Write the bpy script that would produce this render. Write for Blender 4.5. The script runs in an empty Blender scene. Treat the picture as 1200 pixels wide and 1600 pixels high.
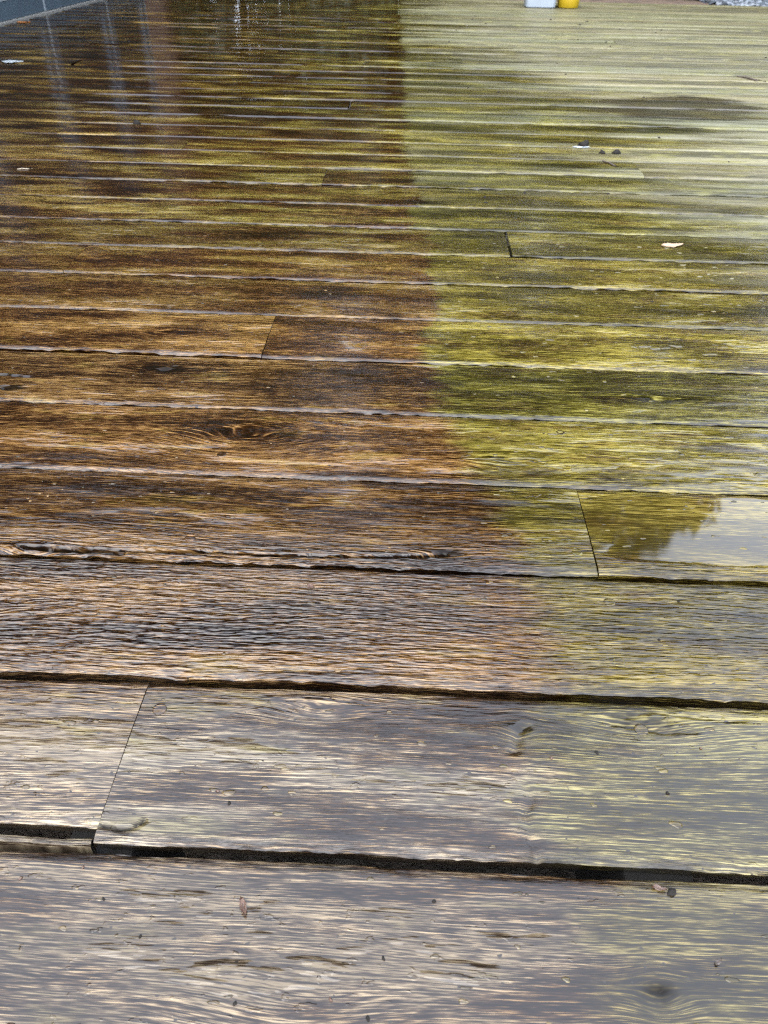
import bpy, bmesh, math, random
import numpy as np
from mathutils import Vector, Matrix, Euler

sc = bpy.context.scene
COL = sc.collection
R = math.radians
random.seed(7)

# ---------------------------------------------------------------- camera
CAM_H = 0.4994
cam_d = bpy.data.cameras.new('camera')
cam = bpy.data.objects.new('camera', cam_d)
COL.objects.link(cam)
cam.location = (0, 0, CAM_H)
cam.rotation_euler = (Euler((0, 0, R(1.54))).to_matrix() @ Euler((R(90 - 38.03), 0, 0)).to_matrix()
                      @ Euler((0, 0, R(1.17))).to_matrix()).to_euler()
cam_d.sensor_fit = 'VERTICAL'
cam_d.sensor_height = 36.0
cam_d.sensor_width = 27.0
cam_d.lens = 27.05
cam_d.clip_start = 0.02
cam_d.clip_end = 1000
cam_d.dof.use_dof = True
cam_d.dof.focus_distance = 0.76
cam_d.dof.aperture_fstop = 16.0
sc.camera = cam

# ---------------------------------------------------------------- sky, sun, exposure
world = bpy.data.worlds.new('World')
sc.world = world
world.use_nodes = True
wn = world.node_tree
for n in list(wn.nodes):
    wn.nodes.remove(n)
w_out = wn.nodes.new('ShaderNodeOutputWorld')
w_bg = wn.nodes.new('ShaderNodeBackground')
w_sky = wn.nodes.new('ShaderNodeTexSky')
w_sky.sky_type = 'NISHITA'
w_sky.sun_disc = False
w_sky.sun_elevation = R(52)
w_sky.sun_rotation = R(200)
w_sky.air_density = 1.0
w_sky.dust_density = 2.5
w_mix = wn.nodes.new('ShaderNodeMix')          # an even veil of cloud over the clear sky
w_mix.data_type = 'RGBA'
w_mix.inputs[0].default_value = 0.86
w_mix.inputs[7].default_value = (5.25, 5.75, 6.8, 1)
wn.links.new(w_sky.outputs[0], w_mix.inputs[6])
wn.links.new(w_mix.outputs[2], w_bg.inputs[0])
w_bg.inputs[1].default_value = 0.15
wn.links.new(w_bg.outputs[0], w_out.inputs[0])

sun_d = bpy.data.lights.new('sun', 'SUN')
sun_d.energy = 1.0
sun_d.angle = R(60)
sun_d.color = (1.0, 0.96, 0.9)
sun = bpy.data.objects.new('sun', sun_d)
COL.objects.link(sun)
sun.location = (-3, -6, 12)
# the sun stands behind the camera: sky rotation 200 deg is measured clockwise from +Y
_az = R(200); _el = R(52)
_sd = Vector((math.sin(_az) * math.cos(_el), math.cos(_az) * math.cos(_el), math.sin(_el)))
sun.rotation_euler = _sd.to_track_quat('Z', 'Y').to_euler()

sc.view_settings.view_transform = 'Standard'
sc.view_settings.look = 'None'
sc.view_settings.exposure = 3.3
sc.view_settings.gamma = 1.0
sc.view_settings.use_curve_mapping = False
sc.render.engine = 'CYCLES'
sc.cycles.use_denoising = False
sc.cycles.use_adaptive_sampling = False
sc.cycles.pixel_filter_type = 'BLACKMAN_HARRIS'
sc.cycles.filter_width = 1.25
sc.cycles.max_bounces = 5
sc.cycles.diffuse_bounces = 2
sc.cycles.glossy_bounces = 3
sc.cycles.transparent_max_bounces = 8
sc.cycles.sample_clamp_indirect = 6.0

# ---------------------------------------------------------------- helpers
def tag(o, label=None, cat=None, group=None, kind=None):
    if label: o['label'] = label
    if cat: o['category'] = cat
    if group: o['group'] = group
    if kind: o['kind'] = kind
    return o

def empty(name, loc=(0, 0, 0), rz=0.0):
    o = bpy.data.objects.new(name, None)
    COL.objects.link(o)
    o.location = loc
    o.rotation_euler = (0, 0, rz)
    o.empty_display_size = 0.05
    return o

def link(name, me, mat=None, parent=None, loc=None, rot=None, scale=None):
    o = bpy.data.objects.new(name, me)
    COL.objects.link(o)
    if mat is not None and len(me.materials) == 0:
        me.materials.append(mat)
    if parent is not None:
        o.parent = parent
    if loc is not None: o.location = loc
    if rot is not None: o.rotation_euler = rot
    if scale is not None: o.scale = scale
    return o

def np_mesh(name, verts, quads, smooth=True, attrs=None):
    """verts (n,3) array, quads (m,4) or (m,3) array -> mesh"""
    verts = np.asarray(verts, dtype=np.float32)
    quads = np.asarray(quads, dtype=np.int32)
    me = bpy.data.meshes.new(name)
    k = quads.shape[1]
    me.vertices.add(len(verts))
    me.vertices.foreach_set('co', verts.ravel())
    me.loops.add(quads.size)
    me.loops.foreach_set('vertex_index', quads.ravel())
    me.polygons.add(len(quads))
    me.polygons.foreach_set('loop_start', np.arange(0, quads.size, k, dtype=np.int32))
    me.polygons.foreach_set('loop_total', np.full(len(quads), k, dtype=np.int32))
    me.polygons.foreach_set('use_smooth', np.full(len(quads), smooth, dtype=bool))
    if attrs:
        for an, av in attrs.items():
            a = me.attributes.new(an, 'FLOAT', 'POINT')
            a.data.foreach_set('value', np.asarray(av, dtype=np.float32).ravel())
    me.update(calc_edges=True)
    me.validate()
    return me

def bm_mesh(name, bm, smooth=False):
    me = bpy.data.meshes.new(name)
    bm.normal_update()
    bm.to_mesh(me)
    bm.free()
    if smooth:
        me.polygons.foreach_set('use_smooth', [True] * len(me.polygons))
    return me

def box(bm, x0, x1, y0, y1, z0, z1, bev=0.0):
    vs = [bm.verts.new(p) for p in [(x0, y0, z0), (x1, y0, z0), (x1, y1, z0), (x0, y1, z0),
                                    (x0, y0, z1), (x1, y0, z1), (x1, y1, z1), (x0, y1, z1)]]
    fs = [bm.faces.new([vs[i] for i in f]) for f in
          [(3, 2, 1, 0), (4, 5, 6, 7), (0, 1, 5, 4), (1, 2, 6, 5), (2, 3, 7, 6), (3, 0, 4, 7)]]
    if bev > 0:
        es = set()
        for f in fs:
            es.update(f.edges)
        bmesh.ops.bevel(bm, geom=list(es), offset=bev, segments=2, affect='EDGES', profile=0.6)

def box_part(name, mat, parent, x0, x1, y0, y1, z0, z1, bev=0.003):
    bm = bmesh.new()
    box(bm, x0, x1, y0, y1, z0, z1, bev)
    return link(name, bm_mesh(name, bm), mat, parent)

# smooth value noise on arrays
def vnoise(x, y, seed=0):
    x = np.asarray(x, dtype=np.float64) + 1000.0
    y = np.asarray(y, dtype=np.float64) + 1000.0
    xi = np.floor(x).astype(np.int64); yi = np.floor(y).astype(np.int64)
    fx = x - xi; fy = y - yi
    fx = fx * fx * (3 - 2 * fx); fy = fy * fy * (3 - 2 * fy)
    def h(a, b):
        n = (a * 374761393 + b * 668265263 + seed * 974634777) & 0xffffffff
        n = ((n ^ (n >> 13)) * 1274126177) & 0xffffffff
        n = n ^ (n >> 16)
        return (n & 0xffff) / 65535.0
    v = (h(xi, yi) * (1 - fx) + h(xi + 1, yi) * fx) * (1 - fy) + (h(xi, yi + 1) * (1 - fx) + h(xi + 1, yi + 1) * fx) * fy
    return v * 2 - 1

def fbm(x, y, seed=0, octv=4, gain=0.5):
    s = 0; a = 1; t = 0
    for i in range(octv):
        s = s + a * vnoise(x * 2 ** i, y * 2 ** i, seed + i * 17)
        t += a; a *= gain
    return s / t

# ---------------------------------------------------------------- node helper
class NT:
    def __init__(self, name):
        self.m = bpy.data.materials.new(name)
        self.m.use_nodes = True
        self.t = self.m.node_tree
        self.n = self.t.nodes
        for q in list(self.n): self.n.remove(q)
        self.out = self.n.new('ShaderNodeOutputMaterial')
    def put(self, sock, v):
        if v is None: return
        if isinstance(v, bpy.types.NodeSocket): self.t.links.new(v, sock)
        else:
            try: sock.default_value = v
            except Exception:
                sock.default_value = (v, v, v)
    def math(self, op, a, b=None, c=None, clamp=False):
        q = self.n.new('ShaderNodeMath'); q.operation = op; q.use_clamp = clamp
        self.put(q.inputs[0], a); self.put(q.inputs[1], b); self.put(q.inputs[2], c)
        return q.outputs[0]
    def add(self, a, b): return self.math('ADD', a, b)
    def sub(self, a, b): return self.math('SUBTRACT', a, b)
    def mul(self, a, b): return self.math('MULTIPLY', a, b)
    def step(self, v, lo, hi, o0=0.0, o1=1.0):
        q = self.n.new('ShaderNodeMapRange'); q.interpolation_type = 'SMOOTHSTEP'
        for i, w in enumerate((v, lo, hi, o0, o1)): self.put(q.inputs[i], w)
        return q.outputs[0]
    def noise(self, vec, scale=1.0, detail=2.0, rough=0.5, dist=0.0, w=None):
        q = self.n.new('ShaderNodeTexNoise')
        if w is not None:
            q.noise_dimensions = '4D'; self.put(q.inputs['W'], w)
        self.put(q.inputs['Vector'], vec)
        q.inputs['Scale'].default_value = scale; q.inputs['Detail'].default_value = detail
        q.inputs['Roughness'].default_value = rough; q.inputs['Distortion'].default_value = dist
        return q.outputs[0]
    def comb(self, x, y, z=0.0):
        q = self.n.new('ShaderNodeCombineXYZ')
        self.put(q.inputs[0], x); self.put(q.inputs[1], y); self.put(q.inputs[2], z)
        return q.outputs[0]
    def sep(self, v):
        q = self.n.new('ShaderNodeSeparateXYZ'); self.put(q.inputs[0], v); return q.outputs
    def mix(self, f, a, b, blend='MIX'):
        q = self.n.new('ShaderNodeMix'); q.data_type = 'RGBA'; q.blend_type = blend
        self.put(q.inputs[0], f)
        for s, v in ((q.inputs[6], a), (q.inputs[7], b)):
            if isinstance(v, tuple) and len(v) == 3: v = v + (1,)
            self.put(s, v)
        return q.outputs[2]
    def mixf(self, f, a, b):
        q = self.n.new('ShaderNodeMix'); q.data_type = 'FLOAT'
        self.put(q.inputs[0], f); self.put(q.inputs[2], a); self.put(q.inputs[3], b)
        return q.outputs[0]
    def ramp(self, f, stops):
        q = self.n.new('ShaderNodeValToRGB'); self.put(q.inputs[0], f)
        e = q.color_ramp.elements
        while len(e) > 1: e.remove(e[-1])
        e[0].position = stops[0][0]; e[0].color = tuple(stops[0][1]) + (1,)
        for p, c in stops[1:]:
            k = e.new(p); k.color = tuple(c) + (1,)
        return q.outputs[0]
    def curve(self, v, pts):
        q = self.n.new('ShaderNodeFloatCurve'); self.put(q.inputs['Value'], v)
        c = q.mapping.curves[0]
        while len(c.points) > 2: c.points.remove(c.points[1])
        c.points[0].location = pts[0]; c.points[1].location = pts[-1]
        for p in pts[1:-1]: c.points.new(*p)
        for p in c.points: p.handle_type = 'VECTOR'
        q.mapping.update()
        return q.outputs[0]
    def attr(self, name):
        q = self.n.new('ShaderNodeAttribute'); q.attribute_name = name
        return q.outputs['Fac']
    def bump(self, h, strength=1.0, dist=1.0, normal=None):
        q = self.n.new('ShaderNodeBump'); self.put(q.inputs['Height'], h)
        self.put(q.inputs['Strength'], strength); q.inputs['Distance'].default_value = dist
        if normal is not None: self.put(q.inputs['Normal'], normal)
        return q.outputs[0]
    def done(self, col, rough, ior=1.45, normal=None, **kw):
        p = self.n.new('ShaderNodeBsdfPrincipled')
        if isinstance(col, tuple) and len(col) == 3: col = col + (1,)
        self.put(p.inputs['Base Color'], col); self.put(p.inputs['Roughness'], rough)
        self.put(p.inputs['IOR'], ior)
        if normal is not None: self.put(p.inputs['Normal'], normal)
        for k, v in kw.items(): self.put(p.inputs[k.replace('_', ' ')], v)
        self.t.links.new(p.outputs[0], self.out.inputs[0])
        return self.m

def plain(name, col, rough=0.5, var=0.25, scale=12.0, bump=0.0, **kw):
    t = NT(name)
    tc = t.n.new('ShaderNodeTexCoord').outputs['Object']
    nz = t.noise(tc, scale, 4, 0.6)
    lo = tuple(c * (1 - var) for c in col); hi = tuple(min(1, c * (1 + var)) for c in col)
    c = t.ramp(nz, [(0.3, lo), (0.7, hi)])
    nr = t.bump(t.mul(t.noise(tc, scale * 6, 4, 0.6), bump), 1.0) if bump else None
    return t.done(c, rough, normal=nr, **kw)

# ---------------------------------------------------------------- the wet, algae grown wood
# edge of the washed strip: (Y, X) on the deck
EDGE = [(0.0, .100), (.17, .104), (.22, .122), (.28, .104), (.41, .112), (.52, .121), (.574, .105), (.645, .094),
        (.714, .077), (.855, .056), (.996, .049), (1.126, .043), (1.342, .029), (1.511, .023), (1.717, .009),
        (2.0, 0.0), (2.46, -.018), (3.2, -.043), (4.7, -.084), (5.3, -.108), (6.5, -.15), (7.0, -.16)]
# where the drying part of the algae begins: (Y, X)
DRY = [(0.0, 1.3), (.9, 1.1), (1.3, .8), (1.7, .58), (2.1, .68), (2.4, .8), (2.9, .78), (3.2, .52), (3.7, .25),
       (4.3, .05), (5.0, .0), (7.0, .0)]

def wood_material():
    t = NT('wet_decking_wood')
    geo = t.n.new('ShaderNodeNewGeometry').outputs['Position']
    X, Y, Z = t.sep(geo)
    oi = t.n.new('ShaderNodeObjectInfo').outputs['Random']
    W = t.mul(oi, 40.0)
    gw = t.attr('gwarp'); knot = t.attr('knot'); pool = t.attr('pool'); arris = t.attr('arris')
    def ns(sx, sy, det, rgh=.6, y=None, off=0.0):
        return t.noise(t.comb(t.mul(X, sx), t.mul(Y if y is None else y, sy), t.add(W, off) if off else W), 1.0, det, rgh)
    # grain coordinates: bent round knots and wandering slowly
    wav = ns(2.2, 8.0, 1, .5)
    wav2 = ns(10., 34., 1, .5, off=2.)
    Yg = t.add(t.add(Y, gw), t.add(t.mul(t.sub(wav, .5), .030), t.mul(t.sub(wav2, .5), .0009)))
    f1 = ns(62., 1900., 2, .60, Yg)             # fibres
    f2 = ns(7., 1100., 2, .6, Yg, 4.)           # bands of early and late wood
    pt = ns(3.4, 17., 2, .62, off=6.)          # stains
    pt2 = ns(11., 46., 2, .65, off=9.)
    Yn = t.mul(Y, 1 / 7.0)
    near = t.step(Y, .25, .85, 1.0, 0.0)
    # --- algae
    edge = t.sub(t.curve(Yn, [(y / 7.0, x + .5) for y, x in EDGE]), .5)
    ex = t.add(t.add(t.sub(X, edge), t.mul(t.sub(oi, .5), .034)), t.add(t.mul(t.sub(f1, .5), .03), t.mul(t.sub(pt2, .5), t.mixf(near, .08, .12))))
    soft = t.step(Y, .5, 1.3, .030, .010)
    alg0 = t.step(ex, t.mul(soft, -1.0), soft)
    film_alg = t.mul(t.mul(t.step(Y, .8, 1.8), .88), t.mul(t.step(pt, .42, .60), t.step(X, -1.0, -.25, .45, 1.0)))         # thin growth left on the washed side
    film_alg = t.math('MAXIMUM', film_alg, t.mul(t.step(pt2, .58, .70), .25))
    alg = t.math('MAXIMUM', t.mul(alg0, t.mixf(near, 1.0, .66)), film_alg)
    alg = t.mul(alg, t.step(t.add(t.mul(f2, .45), t.mul(pt2, .55)), .36, .52, .40, 1.0))
    # --- drying areas
    dx = t.curve(Yn, [(y / 7.0, x / 2.0) for y, x in DRY])
    dn = t.noise(t.comb(t.mul(X, 1.7), t.mul(Y, 10.), t.mul(oi, 3.)), 1.0, 4, .62)
    dd = t.add(t.sub(X, t.mul(dx, 2.0)), t.add(t.mul(t.sub(dn, .5), 1.7), t.mul(t.sub(oi, .5), .40)))
    dry = t.mul(t.step(dd, -.34, .34), t.step(ex, 0, .02))
    semi = t.mul(alg0, t.step(Y, 1.0, 2.3))                                          # damp, no longer brimming
    # a soaked dark patch among the dry boards
    px = t.math('POWER', t.mul(t.sub(X, .88), 1 / .27), 2.0); py = t.math('POWER', t.mul(t.sub(Y, 2.86), 1 / .21), 2.0)
    spot = t.step(t.add(t.add(px, py), t.mul(t.sub(dn, .5), 3.0)), 1.5, .7)
    dry = t.mul(dry, t.sub(1.0, spot))
    # --- water film
    film = t.mul(t.mul(t.step(t.add(t.mul(pt, .5), t.mul(pt2, .5)), .47, .57), t.sub(1.0, dry)), t.math('SUBTRACT', 1.0, arris, clamp=True))
    # --- colours
    fine = t.add(t.mul(t.sub(f1, .5), t.step(Y, 1.0, 3.2, 1.10, .25)), t.mul(t.sub(f2, .5), t.step(Y, 1.0, 3.2, .75, .30)))
    tone = t.add(t.add(fine, .505), t.add(t.mul(t.sub(pt, .5), .65), t.mul(t.sub(pt2, .5), .30)))
    brown = t.ramp(tone, [(.34, (.0024, .0010, .0003)), (.47, (.0076, .0029, .0007)), (.57, (.0245, .0106, .0026)), (.72, (.120, .069, .024))])
    green = t.ramp(tone, [(.34, (.0045, .0037, .0006)), (.47, (.0125, .0101, .0013)), (.57, (.033, .0270, .0034)), (.72, (.112, .095, .022))])
    sky_sheen = t.ramp(tone, [(.34, (.0045, .0027, .0017)), (.47, (.0150, .0100, .0064)), (.57, (.056, .0405, .0250)), (.72, (.200, .158, .098))])
    strk = t.noise(t.comb(t.mul(X, 1.3), t.mul(Y, 24.), W), 1.0, 4, .65)
    paled = t.mix(t.step(strk, .40, .58), (.022, .0205, .0068), (.084, .080, .046))
    paled = t.mix(t.step(pt2, .50, .66), paled, (.066, .063, .020))
    paled = t.mix(1.0, paled, t.ramp(f1, [(.3, (.45, .45, .42)), (.5, (1., 1., 1.)), (.7, (1.5, 1.5, 1.55))]), 'MULTIPLY')
    sky_sheen = t.mix(t.mul(film, .6), sky_sheen, (.0105, .0074, .0052))                        # soaked through under the film
    tint = t.ramp(oi, [(0.0, (.70, .68, .66)), (.35, (1.08, 1.0, .92)), (.65, (.90, .95, 1.0)), (1.0, (1.22, 1.15, 1.05))])
    col = t.mix(t.mul(t.step(Y, .33, .45, 1.0, .0), t.step(t.add(t.mul(pt, .6), t.mul(pt2, .4)), .40, .54, .15, 1.0)), brown, sky_sheen)   # near boards greyed: the sky's reflection mixed into the wood colour
    col = t.mix(alg, col, green)
    col = t.mix(t.mul(semi, t.step(dn, .38, .62, .04, .46)), col, paled)
    col = t.mix(t.mul(spot, .62), col, (.017, .0145, .0125))
    col = t.mix(t.mul(dry, .9), col, paled)
    col = t.mix(t.mul(pool, .35), col, t.mix(f1, (.006, .005, .001), (.030, .024, .006)))
    col = t.mix(1.0, col, tint, 'MULTIPLY')
    col = t.mix(t.mul(knot, .92), col, (.0022, .0016, .0010))  # knots, and the painted shade inside the splits
    # black specks of dirt and lichen
    sp = t.noise(t.comb(t.mul(X, 150.), t.mul(Y, 260.)), 1.0, 1, 0.5)
    col = t.mix(t.step(sp, .72, .75), col, (.010, .008, .006))
    # --- gloss and relief: fibrous wood below, a clear skin of water above
    rip = ns(34., 235., 2, .55, Yg, 3.)
    rz = t.math('MULTIPLY', t.step(Y, .36, .46), t.step(Y, .62, .54))
    rz = t.mul(rz, t.step(X, .18, -.05, .22, 1.0))                                   # the brimming, rippled board
    ra = t.add(t.mul(t.mul(t.step(pt, .52, .62), t.step(pt2, .46, .6)), .0022), t.mul(rz, .0095))
    bl = t.noise(t.comb(t.mul(X, 95.), t.mul(Y, 170.), 3.3), 1.0, 2, .55)            # beads in the film
    bead = t.mul(t.step(bl, .63, .70), t.step(pt, .46, .56))
    film = t.math('MAXIMUM', film, rz)
    thin = t.sub(1.0, film)
    hf = t.add(t.mul(rip, t.add(ra, .0001)), t.mul(f1, t.add(t.mul(thin, t.mixf(near, .00008, .00014)), t.mul(arris, .0004))))
    hf = t.mul(t.add(hf, t.mul(bead, .00035)), t.sub(1.0, t.mul(pool, .97)))
    hf = t.mul(hf, t.step(Y, 1.2, 3.5, 1.0, .20))
    nf = t.bump(hf, 1.0)
    cr = t.mixf(film, t.step(f1, .45, .62, .05, .15), .022)
    cr = t.add(t.add(cr, t.mul(alg0, .05)), t.mul(arris, .12))
    cr = t.add(cr, t.mul(t.mul(semi, t.step(dn, .40, .56)), .14))
    cr = t.mixf(pool, cr, .035)
    return t.done(col, t.mixf(dry, .5, .6), 1.40, nf, Specular_IOR_Level=t.mul(dry, .5),
                  Coat_Weight=t.mul(t.sub(1.0, t.mul(dry, .92)), t.sub(1.0, t.mul(knot, .75))), Coat_Roughness=cr, Coat_IOR=1.335, Coat_Normal=nf)

M = {}
M['wood'] = wood_material()
M['joist'] = plain('gap_shade_joist', (.005, .0045, .004), .9, .3, 20, .001)  # joists coloured near black to stand in for shade in the gaps
M['plug'] = plain('wooden_plug', (.060, .048, .034), .35, .35, 300, .0002)

# ---------------------------------------------------------------- ground
bm = bmesh.new()
N = 24
g_soil = plain('damp_soil', (.034, .025, .016), .85, .45, 5, .01)
xs = np.concatenate([[-400, -150, -60, -25], np.linspace(-12, 14, 27), [30, 70, 160, 400]])
ys = np.concatenate([[-400, -150, -60, -25], np.linspace(-12, 16, 29), [30, 70, 160, 400]])
gx, gy = np.meshgrid(xs, ys)
gz = -0.30 + 0.03 * fbm(gx * .6, gy * .6, 5) * (np.hypot(gx, gy) < 30)
idx = np.arange(gx.size).reshape(gx.shape)
q = np.stack([idx[:-1, :-1], idx[:-1, 1:], idx[1:, 1:], idx[1:, :-1]], -1).reshape(-1, 4)
g = link('ground', np_mesh('ground', np.stack([gx, gy, gz], -1).reshape(-1, 3), q), g_soil)
tag(g, 'damp brown soil round the deck', 'ground', kind='structure')
bm.free()

# ---------------------------------------------------------------- deck
PITCH = 0.145
LINE0 = 0.261
def line_y(k):                       # the gap behind row k
    return LINE0 + PITCH * k if k <= 10 else LINE0 + PITCH * 10 + 0.143 * (k - 10)
DECK_X0, DECK_X1 = -2.10, 4.54
JOISTS = [-.205 + .395 * i for i in range(-4, 13)]
THICK = 0.028
ROW_LAST = 45

deck = empty('deck', (0, 0, 0))
tag(deck, 'wet hardwood deck, washed brown on one side and green with algae on the other', 'deck', kind='structure')
for jx in JOISTS:
    box_part('joist', M['joist'], deck, jx - .024, jx + .024, -.6, line_y(ROW_LAST) - .02, -.17, -THICK - .002, .002)
box_part('edge_beam', M['joist'], deck, DECK_X0, DECK_X1, line_y(ROW_LAST) - .018, line_y(ROW_LAST) + .022, -.17, -THICK - .002, .003)

# knots and other marks on the near boards: x, y, rx, ry, pull, darkness
KNOTS = [(.045, .577, .026, .013, .8, 1.8), (-.324, .941, .046, .017, .7, 2.6), (-.519, .874, .024, .012, .7, 2.6),
         (-.190, .782, .075, .040, .9, .10), (.127, .745, .050, .022, .8, .7), (-.360, .560, .034, .014, .9, .25),
         (.194, .383, .055, .022, .8, .7), (.163, .189, .014, .010, .8, .9), (-.058, .384, .035, .014, .9, .12),
         (.098, .372, .012, .010, .9, .3), (-.05, .17, .060, .035, .35, .03), (-.42, .49, .05, .03, .9, .1),
         (-.35, 1.05, .05, .02, .9, .1), (.33, .90, .06, .02, .9, .15), (.45, 1.20, .04, .018, .9, .4),
         (-.07, 1.48, .06, .02, .9, .3), (-.55, 1.55, .05, .02, .9, .4), (.62, .46, .03, .014, .9, .5), (-.7, .63, .03, .014, .9, .6)]
# splits: list of (x, y) points, half width, depth
SPLITS = [([(-.375, .5635), (-.30, .5630), (-.24, .5640), (-.17, .5655), (-.09, .5650), (-.03, .5668), (.02, .5700), (.045, .5745)], .0014, .009),
          ([(-.36, .5605), (-.31, .5590), (-.27, .5585)], .0012, .006),
          ([(-.197, .2762), (-.185, .2745), (-.176, .2752), (-.170, .2800), (-.172, .2845)], .0011, .003),
          ([(.0975, .262), (.0985, .285), (.0950, .300), (.0990, .312), (.0975, .322)], .0020, .0021),
          ([(.094, .350), (.099, .366), (.106, .374)], .0022, .0021),
          ([(-.60, .905), (-.54, .908), (-.50, .904)], .001, .003),
          ([(.17, .3795), (.21, .3735), (.235, .375)], .0008, .0015),
          ([(-.12, 1.083), (-.04, 1.0845), (.02, 1.083)], .0008, .002)]

def seg_dist(x, y, pts):
    d = np.full(x.shape, 9.0)
    for (ax, ay), (bx, by) in zip(pts[:-1], pts[1:]):
        ux, uy = bx - ax, by - ay
        tt = np.clip(((x - ax) * ux + (y - ay) * uy) / (ux * ux + uy * uy), 0, 1)
        d = np.minimum(d, np.hypot(x - ax - tt * ux, y - ay - tt * uy))
    return d

def plank(row, x0, x1, y0, y1, dz=0.0, seed=0, tilt=0.0, gap=.0065):
    """one board: lofted section with worn, rounded edges and uneven top; origin at its middle"""
    if row <= 5:   core, dx, dy = 0.80, .0032, .0018
    elif row <= 12: core, dx, dy = 1.35, .009, .005
    else:          core, dx, dy = 3.0, .035, .012
    if row == 3: dy = .0011
    hw = (y1 - y0) / 2 - gap / 2
    cx, cy = (x0 + x1) / 2, (y0 + y1) / 2
    xa, xb = x0 + .0005, x1 - .0005
    parts = []
    lo, hi = max(xa, -core), min(xb, core)
    if xa < -core: parts.append(np.linspace(xa, min(-core, xb), max(3, int((min(-core, xb) - xa) / .06) + 2)))
    if hi > lo: parts.append(np.linspace(lo, hi, max(3, int((hi - lo) / dx) + 2)))
    if xb > core: parts.append(np.linspace(max(core, xa), xb, max(3, int((xb - max(core, xa)) / .06) + 2)))
    xs = np.unique(np.round(np.concatenate(parts), 5))
    er = .009 if row <= 3 else (.0055 if row <= 12 else .010)
    ef = .85 if row <= 3 else (.62 if row <= 12 else 1.0)
    n_mid = max(4, int((2 * hw - 2 * er) / dy))
    n_e = max(4, int(er / (dy * .6)))
    vs = np.concatenate([-hw + er * (np.linspace(0, 1, n_e + 1)[:-1]) ** 1.5, np.linspace(-hw + er, hw - er, n_mid + 1),
                         hw - er * (np.linspace(1, 0, n_e + 1)[1:]) ** 1.5])
    XX, VV = np.meshgrid(xs, vs)               # rows along v
    e_n = .0013 * fbm(xs * 22, xs * 0, seed + 3, 5, .62)
    e_f = .0013 * fbm(xs * 22, xs * 0 + 9, seed + 4, 5, .62)
    # a board's two edges wander a little on their own
    s = (VV + hw) / (2 * hw)
    YY = VV + (1 - s) ** 3 * e_n[None, :] - s ** 3 * e_f[None, :]
    wx, wy = XX, YY + cy
    dn = VV + hw; df = hw - VV
    dropn = ef * (.0026 if row <= 3 else .0036) * (1 + .5 * fbm(XX * 9, XX * 0, seed + 7, 3) + .8 * fbm(XX * 55, VV * 200, seed + 9, 3))
    dropf = ef * .0028 + ef * .0012 * fbm(XX * 9, XX * 0 + 5, seed + 8, 3)
    z = -dropn * np.clip(1 - dn / er, 0, 1) ** 2.2 - dropf * np.clip(1 - df / er, 0, 1) ** 2.6
    z += -.0009 * (VV / hw) ** 2 + tilt * VV
    z += .0010 * fbm(wx * 4, wy * 14, seed + 11, 3)
    z += .0005 * fbm(wx * 16, wy * 90, seed + 12, 3) * (1 if row <= 12 else .4)
    # chipped arrises
    chip = np.clip(fbm(wx * 46, wy * 260, seed + 13, 4, .65) - .08, 0, 1)
    z -= chip * .0048 * (np.clip(1 - dn / .010, 0, 1) ** 1.3 + .6 * np.clip(1 - df / .008, 0, 1) ** 1.3)
    gwarp = np.zeros_like(z); knot_split_shade = np.zeros_like(z)
    if row <= 12:
        for kx, ky, rx, ry, pull, dark in KNOTS:
            if not (y0 <= ky <= y1 and x0 < kx < x1): continue
            wob = .35 * fbm(wx * 60, wy * 120, seed + 51, 3)
            a, b = (wx - kx) / rx + wob, (wy - ky) / ry + wob
            r2 = a * a + b * b
            q2 = ((wx - kx) / rx) ** 2 + ((wy - ky) / ry) ** 2
            gwarp += -(wy - ky) * pull * np.exp(-q2 * .7) + .25 * ry * np.exp(-q2 * .9)
            knot_split_shade += dark * np.exp(-r2 * 3.2) * np.clip(.75 + .9 * fbm(wx * 90, wy * 220, seed + 21, 3), 0, 1.3)
            z += .0006 * np.exp(-r2 * 2) - .0016 * dark * np.exp(-r2 * 5) * np.clip(.5 + fbm(wx * 120, wy * 240, 77, 3), 0, 1)
        for pts, hwid, dep in SPLITS:
            py = np.mean([p[1] for p in pts])
            if not (y0 <= py <= y1): continue
            d = seg_dist(wx + .004 * fbm(wx * 60, wy * 60, 31, 2), wy + .0008 * fbm(wx * 45, wy * 20, 32, 3), pts)
            k = np.clip(1.7 * (1 - d / (hwid * 2.0)), 0, 1)
            z -= dep * k ** 1.2
            knot_split_shade += 1.3 * k * (dep > .0022)  # splits blackened through the knot mask, as shade down in the crack
    # ends eased over
    pool = np.zeros_like(z)
    if row == 3 and x0 > .1:
        pr = ((wx - .345) / .150) ** 4 + ((wy - .6285) / .056) ** 4 + .55 * fbm(wx * 22, wy * 45, 41, 4)
        pool = np.clip((1.25 - pr) / .30, 0, 1); pool = pool * pool * (3 - 2 * pool)
        z = z * (1 - pool) + pool * .0002
    knot_split_shade = np.clip(knot_split_shade, 0, 1)
    arris = np.clip(1.25 - dn / er, 0, 1) + .7 * np.clip(1.15 - df / er, 0, 1)
    if row > 12: arris *= .35
    if row == 3: arris = np.maximum(arris, np.clip((wx + .40) / .03, 0, 1) * np.clip((.06 - wx) / .03, 0, 1) * np.clip((.568 - wy) / .003, 0, 1))
    arris = np.clip(arris, 0, 1)
    # top sheet, then side and end walls with their own vertices (crisp arrises); the sides are undercut
    V = [np.stack([XX - cx, YY, z], -1).reshape(-1, 3)]
    nr, nc = z.shape
    idx = np.arange(nr * nc).reshape(nr, nc)
    Q = [np.stack([idx[:-1, :-1], idx[:-1, 1:], idx[1:, 1:], idx[1:, :-1]], -1).reshape(-1, 4)]
    base = nr * nc
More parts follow.
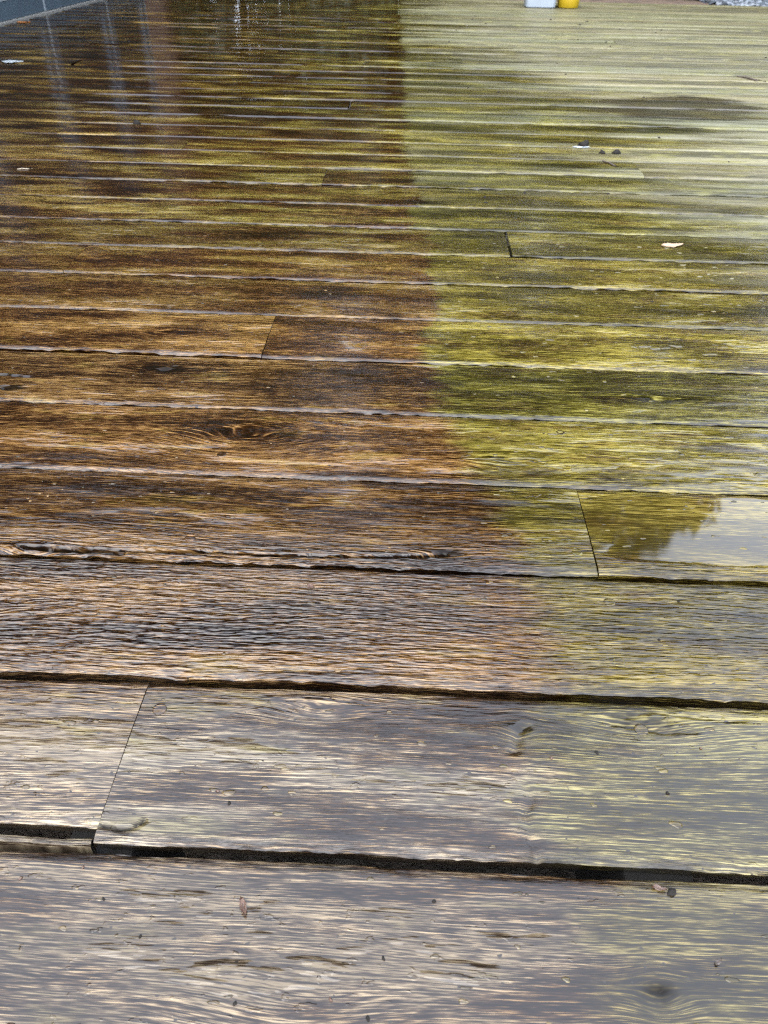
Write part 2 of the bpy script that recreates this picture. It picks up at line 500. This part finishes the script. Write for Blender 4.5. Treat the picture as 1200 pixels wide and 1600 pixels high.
    def strip(line, low):
        nonlocal base
        n = len(line)
        V.append(line); V.append(low)
        i = np.arange(n - 1) + base
        Q.append(np.stack([i, i + n, i + n + 1, i + 1], -1))
        base += 2 * n
    und = .010
    for r_, sg in ((0, 1), (-1, -1)):
        L = np.stack([XX[r_] - cx, YY[r_], z[r_]], -1)
        B = L.copy(); B[:, 1] += sg * und; B[:, 2] = -THICK
        if sg < 0: L, B = L[::-1], B[::-1]
        strip(L, B)
    for c_, sg in ((0, 1), (-1, -1)):
        L = np.stack([XX[:, c_] - cx, YY[:, c_], z[:, c_]], -1)
        B = L.copy(); B[:, 2] = -THICK; B[:, 0] += sg * .002; B[:, 1] *= (hw - und) / hw
        if sg > 0: L, B = L[::-1], B[::-1]
        strip(L, B)
    V = np.concatenate(V); Q = np.concatenate(Q)
    ext = lambda A: np.concatenate([A.ravel(), np.zeros(len(V) - A.size)])
    me = np_mesh('plank', V, Q, True, {'gwarp': ext(gwarp), 'knot': ext(knot_split_shade), 'pool': ext(pool), 'arris': ext(arris)})
    return link('plank', me, M['wood'], deck, (cx, cy, dz))

JOINTS = {1: [-.2], 3: [.193], 6: [-.205], 8: [-.597], 9: [.186], 12: [-.209], 13: [.563], 14: [-.605], 15: [-.99],
          18: [-.215], 21: [-.60], 23: [-1.366], 24: [-.217], 25: [.19], 26: [-.615], 28: [-1.362], 30: [.98], 35: [-.23],
          38: [.585], 41: [-.6]}
rng = random.Random(11)
planks = {}
plug_me = None
def make_plug():
    bm = bmesh.new()
    n = 14
    ring = []
    for rr, zz in ((.0055, -.004), (.0055, 0.0), (.0051, .0003), (.0035, .00015), (0.0012, .0001)):
        ring.append([bm.verts.new((rr * math.cos(2 * math.pi * i / n), rr * math.sin(2 * math.pi * i / n), zz)) for i in range(n)])
    for a, b in zip(ring[:-1], ring[1:]):
        for i in range(n):
            bm.faces.new([a[i], a[(i + 1) % n], b[(i + 1) % n], b[i]])
    bm.faces.new(ring[-1])
    return bm_mesh('plug', bm, True)

for row in range(-2, ROW_LAST + 1):
    y0, y1 = line_y(row - 1), line_y(row)
    js = list(JOINTS.get(row, []))
    # further joints away from the picture
    far_l = [j for j in JOISTS if j < (-0.75 if row < 10 else -1.7)]
    far_r = [j for j in JOISTS if j > (0.95 if row < 10 else (1.6 if row < 22 else 2.4))]
    if far_r: js.append(rng.choice(far_r))
    if far_l and rng.random() < .4 and not any(j < -.9 for j in js): js.append(rng.choice(far_l))
    wall_x = -2.173 + .037 * ((y0 + y1) / 2 - 4.63) + .045
    xs = sorted(set([wall_x] + [j for j in js if j > wall_x + .2] + [DECK_X1]))
    for i, (a, b) in enumerate(zip(xs[:-1], xs[1:])):
        sd = (row + 5) * 31 + i * 7
        dz = rng.uniform(-.0012, .0012)
        gap = {0: .0065, 1: .0075, 2: .0065, 3: .005, 4: .0045}.get(row, .0055 + rng.uniform(-.001, .0015))
        ya, yb = y0, y1
        if row == 1 and abs(b + .2) < .01: ya = y0 + .0120; dz = -.0006; narrow = (row, i)
        if row == 1 and abs(a + .2) < .01: dz = .0010
        aa, bb = a, b
        if row == 9 and abs(a - .186) < .01: aa = a + .004
        if row == 18 and abs(a + .215) < .01: aa = a + .005
        if row == 23 and abs(a + 1.366) < .01: aa = a + .012
        o = plank(row, aa, bb, ya, yb, dz, sd, rng.uniform(-.012, .012), gap)
        planks[(row, i)] = (o, aa, bb, ya, yb, dz)

# the split-off strip in front of the narrow board
def splinter():
    p, a, b, ya, yb, dz = planks[narrow]
    xs = np.linspace(max(-.85, a + .01), -.2035, 240)
    yn = .2655 + .0006 * fbm(xs * 30, xs * 0, 3, 4)
    yf = .2722 + .0008 * fbm(xs * 40, xs * 0, 4, 4)
    prof = []
    for s, dzz in ((0, -.020), (0, -.0110), (.15, -.0085), (.4, -.0075), (.7, -.0080), (.92, -.0098), (1, -.0135), (1, -.020)):
        prof.append(np.stack([xs, yn * (1 - s) + yf * s, dzz + .0022 * fbm(xs * 55 + s * 3, xs * 0 + s * 14, 6, 5, .65)], -1))
    A = np.stack(prof, 0)
    nr, nc = A.shape[:2]
    idx = np.arange(nr * nc).reshape(nr, nc)
    q = np.stack([idx[:-1, :-1], idx[:-1, 1:], idx[1:, 1:], idx[1:, :-1]], -1).reshape(-1, 4)
    q = np.concatenate([q, [[idx[0, -1], idx[2, -1], idx[5, -1], idx[7, -1]], [idx[7, 0], idx[5, 0], idx[2, 0], idx[0, 0]]]], 0)
    c = A.reshape(-1, 3) - np.array(p.location)
    link('splinter', np_mesh('splinter', c, q, True, {'arris': np.ones(len(c)), 'knot': np.full(len(c), .35)}), M['wood'], p)
splinter()

# wooden plugs over the screws, two on every joist
plug_me = make_plug(); plug_me.materials.append(M['wood'])
for (row, i), (o, a, b, ya, yb, dz) in planks.items():
    if row < -1 or row > 4: continue
    for jx in JOISTS:
        for fy in (.25, .77):
            for off in (0,):
                x = jx + rng.uniform(-.006, .006)
                if abs(x - a) < .02: x = a + .016
                if abs(x - b) < .02: x = b - .016
                if not (a + .01 < x < b - .01) or abs(x) > .9: continue
                y = ya + (yb - ya) * fy + rng.uniform(-.004, .004)
                # height of the board there
                me = o.data
                link('plug', plug_me, None, o, (x - o.location.x, y - o.location.y, -.0006))

# ---------------------------------------------------------------- garden room on the left
def brick_mat():
    t = NT('red_brown_brick')
    tc = t.n.new('ShaderNodeTexCoord').outputs['Object']
    x, y, z = t.sep(tc)
    b = t.n.new('ShaderNodeTexBrick')
    t.put(b.inputs['Vector'], t.comb(t.add(x, y), z, 0.0))
    b.inputs['Scale'].default_value = 1.0
    b.inputs['Brick Width'].default_value = .225; b.inputs['Row Height'].default_value = .075
    b.inputs['Mortar Size'].default_value = .008
    b.inputs['Color1'].default_value = (.10, .055, .036, 1); b.inputs['Color2'].default_value = (.070, .038, .025, 1)
    b.inputs['Mortar'].default_value = (.08, .07, .06, 1)
    return t.done(b.outputs[0], .8)
M['brick'] = brick_mat()
M['frame'] = plain('anthracite_frame', (.030, .042, .052), .32, .08, 8)
M['seal'] = plain('pale_aluminium_seal', (.13, .145, .155), .35, .1, 30)
M['track'] = plain('weathered_aluminium_track', (.10, .098, .088), .4, .2, 30)
M['pane'] = plain('dark_room_glass', (.012, .016, .016), .02, .1, 2)
M['fascia'] = plain('grey_fascia', (.10, .105, .11), .5, .1, 6)

HROT = math.atan2(-.037, 1.0)
house = empty('garden_room', (-2.173, 4.63, 0), HROT)
tag(house, 'garden room with anthracite sliding doors along the side of the deck', 'building')
box_part('wall', M['brick'], house, -3.2, -.03, 2.32, 3.75, -.3, 2.36, .004)
box_part('back_wall', M['brick'], house, -3.2, -3.0, -5.2, 2.315, -.3, 2.36, .004)
rf = box_part('roof', M['fascia'], house, -3.3, .12, -5.3, 3.9, 2.365, 2.50, .01)
box_part('sill', M['track'], house, -.105, .012, -5.2, 2.315, -.02, .006, .002)
box_part('threshold', M['joist'], house, -.12, -.001, -5.2, 2.315, -.3, -.021, .002)
LEAF_W = 0.95
k = 0
y = .58 - 6 * LEAF_W
while y < 2.2:
    ya, yb = y, min(y + LEAF_W, 2.31)
    bm = bmesh.new()
    f = .085
    box(bm, -.055, -.004, ya + .012, yb - .012, .007, .007 + f, .003)
    box(bm, -.055, -.004, ya + .012, yb - .012, 2.16, 2.25, .003)
    box(bm, -.0545, -.0045, ya + .012, ya + .09, .0935, 2.159, .003)
    box(bm, -.0545, -.0045, yb - .09, yb - .012, .0935, 2.159, .003)
    d = link('door', bm_mesh('door', bm), M['frame'], house)
    box_part('pane', M['pane'], d, -.036, -.026, ya + .091, yb - .091, .094, 2.158, .0)
    box_part('glazing_bead', M['seal'], d, -.024, -.002, ya + .091, yb - .091, .0935, .0985, .0)
    box_part('seal', M['seal'], house, -.045, -.006, yb - .0095, yb + .0095, .008, 2.25, .001)
    y += LEAF_W; k += 1
box_part('header', M['fascia'], house, -.12, -.002, -5.2, 2.315, 2.252, 2.364, .002)

# ---------------------------------------------------------------- trees, hedge
def leaf_mat(name, c1, c2):
    t = NT(name)
    oi = t.n.new('ShaderNodeTexCoord').outputs['Object']
    c = t.ramp(t.noise(oi, 3.0, 3, .6), [(.35, c1), (.65, c2)])
    p = t.done(c, .5)
    return p
M['leaf_a'] = leaf_mat('dark_foliage', (.014, .024, .008), (.034, .052, .015))
M['leaf_b'] = leaf_mat('olive_foliage', (.020, .029, .008), (.050, .062, .017))
M['leaf_h'] = leaf_mat('hedge_foliage', (.011, .020, .007), (.028, .042, .012))
M['bark'] = plain('bark', (.07, .055, .04), .85, .35, 6, .02)

def leaves(centres, radii, count, size, rs, flat=.0):
    ci = rs.choice(len(centres), count, p=radii ** 2 / np.sum(radii ** 2))
    d = rs.normal(size=(count, 3)); d /= np.linalg.norm(d, axis=1)[:, None]
    r = radii[ci] * rs.uniform(.45, 1.05, count) ** .5
    p = centres[ci] + d * r[:, None] * np.array([1, 1, .8])
    n = d * .6 + rs.normal(size=(count, 3)) * .6 + np.array([0, 0, .4]); n /= np.linalg.norm(n, axis=1)[:, None]
    u = np.cross(n, rs.normal(size=(count, 3))); u /= np.linalg.norm(u, axis=1)[:, None]
    v = np.cross(n, u)
    s = size * rs.uniform(.6, 1.3, count)[:, None]
    fold = n * s * .12
    V = np.stack([p - u * s, p + v * s * .45 + fold, p + u * s, p - v * s * .45 + fold], 1).reshape(-1, 3)
    return V, np.arange(count * 4).reshape(-1, 4)

def tube(pts, rad, n=8):
    V = []; Q = []
    pts = [Vector(p) for p in pts]
    for i, (p, r) in enumerate(zip(pts, rad)):
        d = (pts[min(i + 1, len(pts) - 1)] - pts[max(i - 1, 0)]).normalized()
        a = d.orthogonal().normalized() if abs(d.x) > .99 else d.cross(Vector((1, 0, 0))).normalized()
        b = d.cross(a)
        for j in range(n):
            t = 2 * math.pi * j / n
            V.append(p + (a * math.cos(t) + b * math.sin(t)) * r)
    for i in range(len(pts) - 1):
        for j in range(n):
            Q.append((i * n + j, i * n + (j + 1) % n, (i + 1) * n + (j + 1) % n, (i + 1) * n + j))
    return [tuple(v) for v in V], Q

def tree_meshes(seed, height, spread, low, nclump, nleaf, size):
    rs = np.random.RandomState(seed)
    C = []; Rr = []
    for i in range(nclump):
        h = rs.uniform(0, 1)
        prof = math.sin(math.pi * (0.12 + .80 * h)) ** .7
        a = rs.uniform(0, 2 * math.pi); rr = spread * prof * math.sqrt(rs.uniform(.1, 1))
        C.append((rr * math.cos(a), rr * math.sin(a), low + (height - low) * h)); Rr.append(rs.uniform(.35, .75) * (1.15 - .4 * h))
    C = np.array(C); Rr = np.array(Rr)
    V, Q = leaves(C, Rr, nleaf, size, rs)
    crown = np_mesh('crown', V, Q, False)
    tv, tq = [], []
    def addt(p, r):
        v, q = tube(p, r)
        o = len(tv); tv.extend(v); tq.extend([tuple(i + o for i in f) for f in q])
    addt([(0, 0, -.4), (.03, .02, .3), (.06, -.05, low), (-.05, .05, (low + height) / 2), (.02, 0, height * .9)], [.20, .15, .13, .08, .015])
    for i in rs.choice(nclump, 16, replace=False):
        c = Vector(C[i]); b = Vector((0, 0, max(.8, c.z - .9 * math.hypot(c.x, c.y) - .3)))
        m = b.lerp(c, .5) + Vector((0, 0, -.12))
        addt([b, m, c], [.055, .035, .01])
    trunk = np_mesh('trunk', tv, tq, True)
    return trunk, crown

kinds = [tree_meshes(3, 8.6, 1.9, 1.0, 70, 9000, .13), tree_meshes(5, 7.6, 2.2, .9, 80, 10000, .12), tree_meshes(9, 9.6, 1.7, 1.2, 75, 9000, .13)]
for i, (tr_, cr_) in enumerate(kinds):
    tr_.materials.append(M['bark']); cr_.materials.append(M['leaf_b'] if i == 1 else M['leaf_a'])
TREES = [(-5.3, 7.2, 0, .92), (-6.3, 4.6, 1, .95), (-4.3, 9.6, 2, .9), (-6.2, 10.6, 2, 1.0), (-3.2, 10.9, 0, 1.25), (-1.0, 9.7, 1, 1.24), (.9, 10.9, 2, 1.10), (2.6, 9.5, 0, 1.06), (4.6, 9.9, 1, .80),
         (5.9, 8.0, 0, .68), (7.3, 6.0, 1, .76), (7.4, 3.6, 0, .72), (7.8, 1.0, 1, .8), (5.3, 7.3, 1, .50), (6.3, 9.2, 0, .60), (6.6, 4.8, 1, .52), (3.8, 12.6, 2, 1.0), (6.8, 10.9, 2, .70)]
TL = ['dark green broadleaf tree growing beyond the far end of the deck', 'wide olive green tree growing beyond the deck', 'tall slim dark tree growing beyond the far end of the deck']
for x, y, k, s in TREES:
    e = empty('broadleaf_tree', (x, y, -.28), random.uniform(0, 6.28)); e.scale = (s, s, s)
    lb = TL[k]
    if x < -4: lb = lb.replace('beyond the far end of the deck', 'behind the garden room').replace('beyond the deck', 'behind the garden room')
    elif y < 8.2 and x > 5: lb = lb.replace('beyond the far end of the deck', 'past the open side of the deck').replace('beyond the deck', 'past the open side of the deck')
    tag(e, lb, 'tree', 'trees round the deck')
    link('trunk', kinds[k][0], None, e); link('crown', kinds[k][1], None, e)
# clipped hedge behind the deck
rs = np.random.RandomState(4)
hc = np.array([(x, rs.uniform(-.45, .6), z) for x in np.arange(-4.9, 3.5, .24) for z in (.0, .25, .6, .95, 1.3, 1.6, 1.95)])
V, Q = leaves(hc, np.full(len(hc), .32), 62000, .068, rs)
hedge = empty('hedge', (2.6, 8.1, -.28)); tag(hedge, 'clipped dark green hedge behind the far end of the deck', 'hedge')
link('foliage', np_mesh('foliage', V, Q, False), M['leaf_h'], hedge)
for i in range(9):
    v, q = tube([(-3.2 + i * .8, 0, -.2), (-3.17 + i * .8, .03, .6), (-3.22 + i * .8, 0, 1.4)], [.04, .03, .01])
    link('stem', np_mesh('stem', v, q), M['bark'], hedge)

# ---------------------------------------------------------------- gravel bed past the far corner
def chip_mat():
    t = NT('slate_chippings')
    g = t.n.new('ShaderNodeNewGeometry').outputs['Random Per Island']
    return t.done(t.ramp(g, [(0, (.025, .03, .036)), (.5, (.055, .065, .078)), (1, (.10, .115, .13))]), .45)
rs = np.random.RandomState(8)
V = []; Q = []
cube = np.array([(-1, -1, -1), (1, -1, -1), (1, 1, -1), (-1, 1, -1), (-1, -1, 1), (1, -1, 1), (1, 1, 1), (-1, 1, 1)], float)
fq = np.array([(3, 2, 1, 0), (4, 5, 6, 7), (0, 1, 5, 4), (1, 2, 6, 5), (2, 3, 7, 6), (3, 0, 4, 7)])
for i in range(2600):
    c = cube * np.array([rs.uniform(.012, .03), rs.uniform(.01, .022), rs.uniform(.004, .009)]) * (1 + .35 * rs.uniform(-1, 1, (8, 3)))
    e = Euler((rs.uniform(-.5, .5), rs.uniform(-.5, .5), rs.uniform(0, 6.28))).to_matrix()
    c = c @ np.array(e).T
    x = rs.uniform(2.25, 4.6); y = 6.84 + rs.uniform(0, 1) ** 1.5 * .75
    V.append(c + np.array([x, y, -.02 + rs.uniform(-.02, .018)])); Q.append(fq + i * 8)
o = link('gravel', np_mesh('gravel', np.concatenate(V), np.concatenate(Q), False), chip_mat())
tag(o, 'blue grey slate chippings beside the far edge of the deck', 'gravel', kind='stuff')
xs = np.linspace(-2.0, 4.9, 70); ys = np.linspace(6.80, 7.75, 12)
gx, gy = np.meshgrid(xs, ys)
gz = -.035 + .012 * fbm(gx * 5, gy * 5, 3); gz[0] = -.2; gz[-1] = -.34; gz[:, 0] = -.34; gz[:, -1] = -.34
idx = np.arange(gx.size).reshape(gx.shape)
q = np.stack([idx[:-1, :-1], idx[:-1, 1:], idx[1:, 1:], idx[1:, :-1]], -1).reshape(-1, 4)
tag(link('soil_bed', np_mesh('soil_bed', np.stack([gx, gy, gz], -1).reshape(-1, 3), q), plain('brown_bed_soil', (.05, .032, .02), .85, .4, 14, .01)),
    'brown soil bed along the far edge of the deck', 'soil', kind='structure')

# ---------------------------------------------------------------- tub and bucket at the far edge
M['white_plastic'] = plain('white_plastic', (.13, .15, .17), .35, .06, 10)
M['yellow_plastic'] = plain('yellow_plastic', (.20, .135, .004), .35, .08, 10)
M['dark_plastic'] = plain('dark_handle_plastic', (.03, .03, .03), .4, .1, 10)
def round_rect(w, d, r, n=5):
    P = []
    for cx, cy, a0 in ((w - r, d - r, 0), (-w + r, d - r, 90), (-w + r, -d + r, 180), (w - r, -d + r, 270)):
        for i in range(n + 1):
            a = R(a0 + 90 * i / n)
            P.append((cx + r * math.cos(a), cy + r * math.sin(a)))
    return P
def loft(secs):
    bm = bmesh.new(); rings = []
    for P, z in secs: rings.append([bm.verts.new((x, y, z)) for x, y in P])
    n = len(rings[0])
    for a, b in zip(rings[:-1], rings[1:]):
        for i in range(n): bm.faces.new([a[i], a[(i + 1) % n], b[(i + 1) % n], b[i]])
    bm.faces.new(rings[0][::-1]); bm.faces.new(rings[-1])
    return bm
tub = empty('plastic_tub', (.812, 6.24, .0)); tag(tub, 'white plastic tub with lid at the far edge of the deck', 'tub')
link('body', bm_mesh('body', loft([(round_rect(.095, .07, .025), 0.0), (round_rect(.100, .075, .025), .006), (round_rect(.108, .083, .028), .155)]), False), M['white_plastic'], tub)
link('lid', bm_mesh('lid', loft([(round_rect(.113, .088, .03), .1555), (round_rect(.113, .088, .03), .172), (round_rect(.105, .08, .027), .177)]), False), M['white_plastic'], tub)
circ = lambda r: [(r * math.cos(2 * math.pi * i / 28), r * math.sin(2 * math.pi * i / 28)) for i in range(28)]
bk = empty('bucket', (1.005, 6.25, .0)); tag(bk, 'yellow plastic bucket beside the white tub', 'bucket')
link('body', bm_mesh('body', loft([(circ(.066), 0), (circ(.070), .005), (circ(.083), .165), (circ(.080), .165), (circ(.068), .012)]), True), M['yellow_plastic'], bk)
link('rim', bm_mesh('rim', loft([(circ(.0805), .1652), (circ(.088), .1655), (circ(.088), .176), (circ(.0795), .177), (circ(.0785), .166)]), False), M['yellow_plastic'], bk)
v, q = tube([(.088 * math.cos(a), .03 * math.sin(a) - .02, .165 - .055 * math.sin(a)) for a in np.linspace(0.02, math.pi - .02, 14)], [.003] * 14, 6)
link('handle', np_mesh('handle', v, q), M['dark_plastic'], bk)

# ---------------------------------------------------------------- litter on the boards
def top_z(x, y):
    """height of the board surface near a spot"""
    best = 0.0; bd = 9
    for (row, i), (o, a, b, ya, yb, dz) in planks.items():
        if a <= x <= b and ya <= y <= yb:
            n = len(o.data.vertices)
            co = np.empty(n * 3, np.float32); o.data.vertices.foreach_get('co', co); co = co.reshape(-1, 3)
            d = np.hypot(co[:, 0] + o.location.x - x, co[:, 1] + o.location.y - y) + (co[:, 2] < -.015) * .5
            j = int(np.argmin(d)); return float(co[j, 2] + o.location.z)
    return best

def leaf_obj(name, x, y, L, Wd, rz, mat, label, cat, curl=.15, group=None):
    us = np.linspace(0, 1, 13); vs = np.linspace(-1, 1, 7)
    V = []
    for u in us:
        w = Wd / 2 * (math.sin(math.pi * u ** .8) ** .8 + .02) * (1 + .12 * math.sin(u * 23 + L * 900))
        for v in vs:
            V.append(((u - .5) * L, v * w, curl * L * (.25 * v * v + .5 * (u - .5) ** 2) + .0006 * math.sin(9 * u + 5 * v)))
    V = np.array(V); V[:, 2] -= V[:, 2].min()
    bt = V.copy(); bt[:, 2] -= .0004
    n = 13; m = 7
    idx = np.arange(n * m).reshape(n, m)
    q = np.stack([idx[:-1, :-1], idx[1:, :-1], idx[1:, 1:], idx[:-1, 1:]], -1).reshape(-1, 4)
    rim = list(idx[0, :]) + list(idx[1:, -1]) + list(idx[-1, -2::-1]) + list(idx[-2:0:-1, 0])
    rimq = [(rim[k], rim[(k + 1) % len(rim)], rim[(k + 1) % len(rim)] + n * m, rim[k] + n * m) for k in range(len(rim))]
    q = np.concatenate([q, q[:, ::-1] + n * m, rimq], 0)
    o = link(name, np_mesh(name, np.concatenate([V, bt]), q), mat, None, (x, y, top_z(x, y) + .0003), (0, 0, rz))
    return tag(o, label, cat, group)

def crumb(name, x, y, sx, sy, sz, rz, mat, label, cat, seed, group=None):
    bm = bmesh.new(); bmesh.ops.create_icosphere(bm, subdivisions=2, radius=1)
    rs = np.random.RandomState(seed); off = rs.uniform(0, 50, 3)
    for v in bm.verts:
        k = 1 + .38 * float(vnoise(v.co.x * 1.7 + off[0] + v.co.z, v.co.y * 1.7 + off[1], seed)) + .15 * float(vnoise(v.co.x * 4 + off[2], v.co.y * 4 + v.co.z * 3, seed))
        v.co = Vector((v.co.x * sx * k, v.co.y * sy * k, max(v.co.z, -.4) * sz * k))
    o = link(name, bm_mesh(name, bm, True), mat, None, (x, y, top_z(x, y) + sz * .25), (0, 0, rz))
    return tag(o, label, cat, group)

M['tan_leaf'] = plain('tan_dead_leaf', (.16, .115, .07), .45, .3, 300, .0003)
M['orange_leaf'] = plain('orange_dead_leaf', (.16, .055, .008), .45, .3, 100, .0003)
M['pale_gloss'] = plain('pale_wet_gloss', (.20, .22, .23), .2, .15, 100)
M['husk'] = plain('brown_seed_husk', (.040, .019, .010), .3, .5, 600, .0003)
M['husk_pale'] = plain('pale_straw', (.16, .13, .09), .4, .3, 600, .0003)
M['soot'] = plain('black_wet_debris', (.007, .006, .005), .8, .5, 600, .0003, Specular_IOR_Level=.12)
M['twig'] = plain('dark_twig_bark', (.028, .020, .014), .5, .3, 300, .0002)
M['moss'] = plain('green_moss', (.10, .14, .02), .8, .4, 500, .0006)

leaf_obj('leaf', .502, 1.498, .046, .020, .25, M['tan_leaf'], 'pale tan curled dead leaf lying on green algae', 'leaf', .18)
leaf_obj('leaf', -2.076, 4.70, .075, .045, .1, M['orange_leaf'], 'small orange leaf beside the sliding door track', 'leaf', .2)
leaf_obj('oval', -1.606, 3.451, .085, .060, .1, M['pale_gloss'], 'pale shiny wet petal lying on dark brown boards', 'oval', .06)  # flat pale oval with a low-roughness surface
h = leaf_obj('seed_husk', -.090, .226, .0125, .0042, R(-68), M['husk'], 'narrow brown seed husk with a pale middle lying on pale wet board', 'seed husk', .5)
leaf_obj('seed_husk', -.081, .520, .0075, .0055, R(-40), M['husk'], 'tiny brown husk flake on the rippled wet board', 'seed husk', .5)
crumb('bark_crumb', .1853, .2488, .0033, .0023, .0018, .3, M['soot'], 'black bark crumb by the gap beside a brown flake', 'bark crumb', 3)
leaf_obj('bark_flake', .1775, .2508, .0095, .0032, R(-12), M['husk'], 'thin brown bark flake by the gap beside a black crumb', 'bark flake', .5)
crumb('dirt_clump', .464, 2.296, .015, .012, .012, .4, M['soot'], 'largest black dirt clump, beside a gap on the green boards', 'dirt clump', 11)
crumb('dirt_clump', .499, 2.215, .009, .009, .006, .4, M['soot'], 'small black dirt clump between two others on green boards', 'dirt clump', 12)
crumb('dirt_clump', .537, 2.219, .013, .009, .007, .4, M['soot'], 'flat black dirt clump at the end of a row of three', 'dirt clump', 13)
crumb('dirt_clump', -.806, 2.425, .012, .012, .011, .4, M['soot'], 'black dirt clump by a gap on the brown boards', 'dirt clump', 14)
leaf_obj('leaf_scrap', .452, 2.270, .045, .010, .0, M['pale_gloss'], 'white scrap of leaf beside the largest black dirt clump', 'leaf scrap', .2)
leaf_obj('bark_flake', .2028, .2075, .006, .0026, R(40), M['twig'], 'dark sliver of bark on the board with the round knot', 'bark flake', .3)

def stick(x, y, L, r, rz, label, cat='twig', name='twig', mat='twig', group=None):
    pts = [(-L / 2, 0, r), (-L * .2, L * .04, r * 1.25), (L * .15, -L * .03, r * 1.1), (L / 2, L * .02, r)]
    v, q = tube(pts, [r * .7, r, r * .9, r * .5], 7)
    o = link(name, np_mesh(name, v, q), M[mat], None, (x, y, top_z(x, y)), (0, 0, rz))
    return tag(o, label, cat, group)
stick(1.305, 3.461, .135, .0035, R(-58), 'short dark twig lying across the pale dry boards')
stick(.50, 2.09, .07, .0022, R(-60), 'short brown twig lying over a gap on green boards')
stick(-.92, 1.905, .034, .0012, R(20), 'pale straw lying on brown wet boards', 'straw', 'straw', 'husk_pale')
# small scattered crumbs: alike but for their place
r5 = random.Random(21)
cr = [(-.123, .306), (-.113, .297), (-.180, .2275), (-.2375, .238), (-.150, .206), (-.008, .168), (-.030, .1765), (-.085, .172), (.031, .236), (-.20, .247),
      (.0, .2), (-.25, .2), (.12, .345), (.155, .352), (.20, .32), (.235, .36), (.23, .47), (.26, .52)]
for i, (x, y) in enumerate(cr):
    crumb('bark_crumb', x, y, r5.uniform(.0010, .0019), r5.uniform(.0008, .0014), r5.uniform(.0006, .0011), r5.uniform(0, 6), M['soot'] if i % 3 else M['husk'],
          'tiny dark bark crumb lying on a pale grey wet board', 'bark crumb', 40 + i, 'tiny crumbs on the near boards')
for i in range(34):
    y = r5.uniform(1.0, 5.6); x = r5.uniform(.1, .35 + .36 * y)
    k = .6 + .3 * y
    crumb('bark_crumb', x, y, .0032 * k * r5.uniform(.6, 1.4), .0026 * k * r5.uniform(.6, 1.3), .0018 * k, r5.uniform(0, 6), M['soot'],
          'small dark bark crumb lying on the green algae boards', 'bark crumb', 90 + i, 'dark crumbs on the green boards')

# ---------------------------------------------------------------- beads of water
def drops():
    rs = np.random.RandomState(31)
    V = []; Q = []; base = 0
    n = 12
    th = np.linspace(0, 2 * math.pi, n, endpoint=False)
    spots = []
    for i in range(620):
        u = rs.uniform()
        if u < .45:  spots.append((rs.uniform(-.42, .42), rs.uniform(.10, .70), rs.uniform(.0008, .0022)))
        elif u < .75: spots.append((rs.uniform(.05, .62), rs.uniform(.70, 1.5), rs.uniform(.0012, .0032)))
        else: spots.append((rs.uniform(-.6, .5), rs.uniform(.6, 1.5), rs.uniform(.001, .002)))
    for (x, y, r) in [(.352, 1.058, .006), (.366, 1.053, .007), (.380, 1.0545, .005), (.398, 1.063, .006), (.335, 1.056, .004), (.41, 1.02, .004), (.44, 1.04, .005),
                      (.2, .296, .003), (-.115, .305, .0034), (-.25, .36, .0028), (-.21, .375, .003), (-.30, .33, .0028), (-.20, .385, .0036)]:
        spots.append((x, y, r))
    cache = []
    for (row, i), rec in planks.items():
        if row > 11: continue
        o = rec[0]; k = len(o.data.vertices)
        co = np.empty(k * 3, np.float32); o.data.vertices.foreach_get('co', co); co = co.reshape(-1, 3).copy()
        co += np.array(o.location); co = co[co[:, 2] > -.004]
        cache.append((rec, co))
    for x, y, r in spots:
        hit = None
        for rec, co in cache:
            if rec[1] + .01 < x < rec[2] - .01 and rec[3] + .012 < y < rec[4] - .012: hit = co
        if hit is None: continue
        j = int(np.argmin(np.hypot(hit[:, 0] - x, hit[:, 1] - y))); z = float(hit[j, 2])
        ax = r * rs.uniform(1.0, 2.2); ay = r * rs.uniform(.6, 1.0); hz = r * rs.uniform(.22, .4)
        rag = 1 + .25 * np.sin(th * 2 + rs.uniform(0, 6)) * rs.uniform(0, 1) + .15 * np.sin(th * 3 + rs.uniform(0, 6))
        rings = [(1.0, -.0006), (1.0, 0), (.9, .42), (.68, .75), (.38, .95)]
        for s, zz in rings:
            V.append(np.stack([x + ax * s * rag * np.cos(th), y + ay * s * rag * np.sin(th), np.full(n, z + (zz if zz < 0 else zz * hz))], -1))
        V.append(np.array([[x, y, z + hz]]))
        for a in range(len(rings) - 1):
            for k in range(n): Q.append((base + a * n + k, base + a * n + (k + 1) % n, base + (a + 1) * n + (k + 1) % n, base + (a + 1) * n + k))
        a = len(rings) - 1
        for k in range(0, n, 2): Q.append((base + a * n + k, base + a * n + (k + 1) % n, base + a * n + (k + 2) % n, base + (a + 1) * n))
        base += len(rings) * n + 1
    o = link('water_droplets', np_mesh('water_droplets', np.concatenate(V), np.array(Q), True, {'pool': np.ones(base)}), M['wood'])
    tag(o, 'clear beads of rain water scattered over the boards', 'water drops', kind='stuff')
drops()
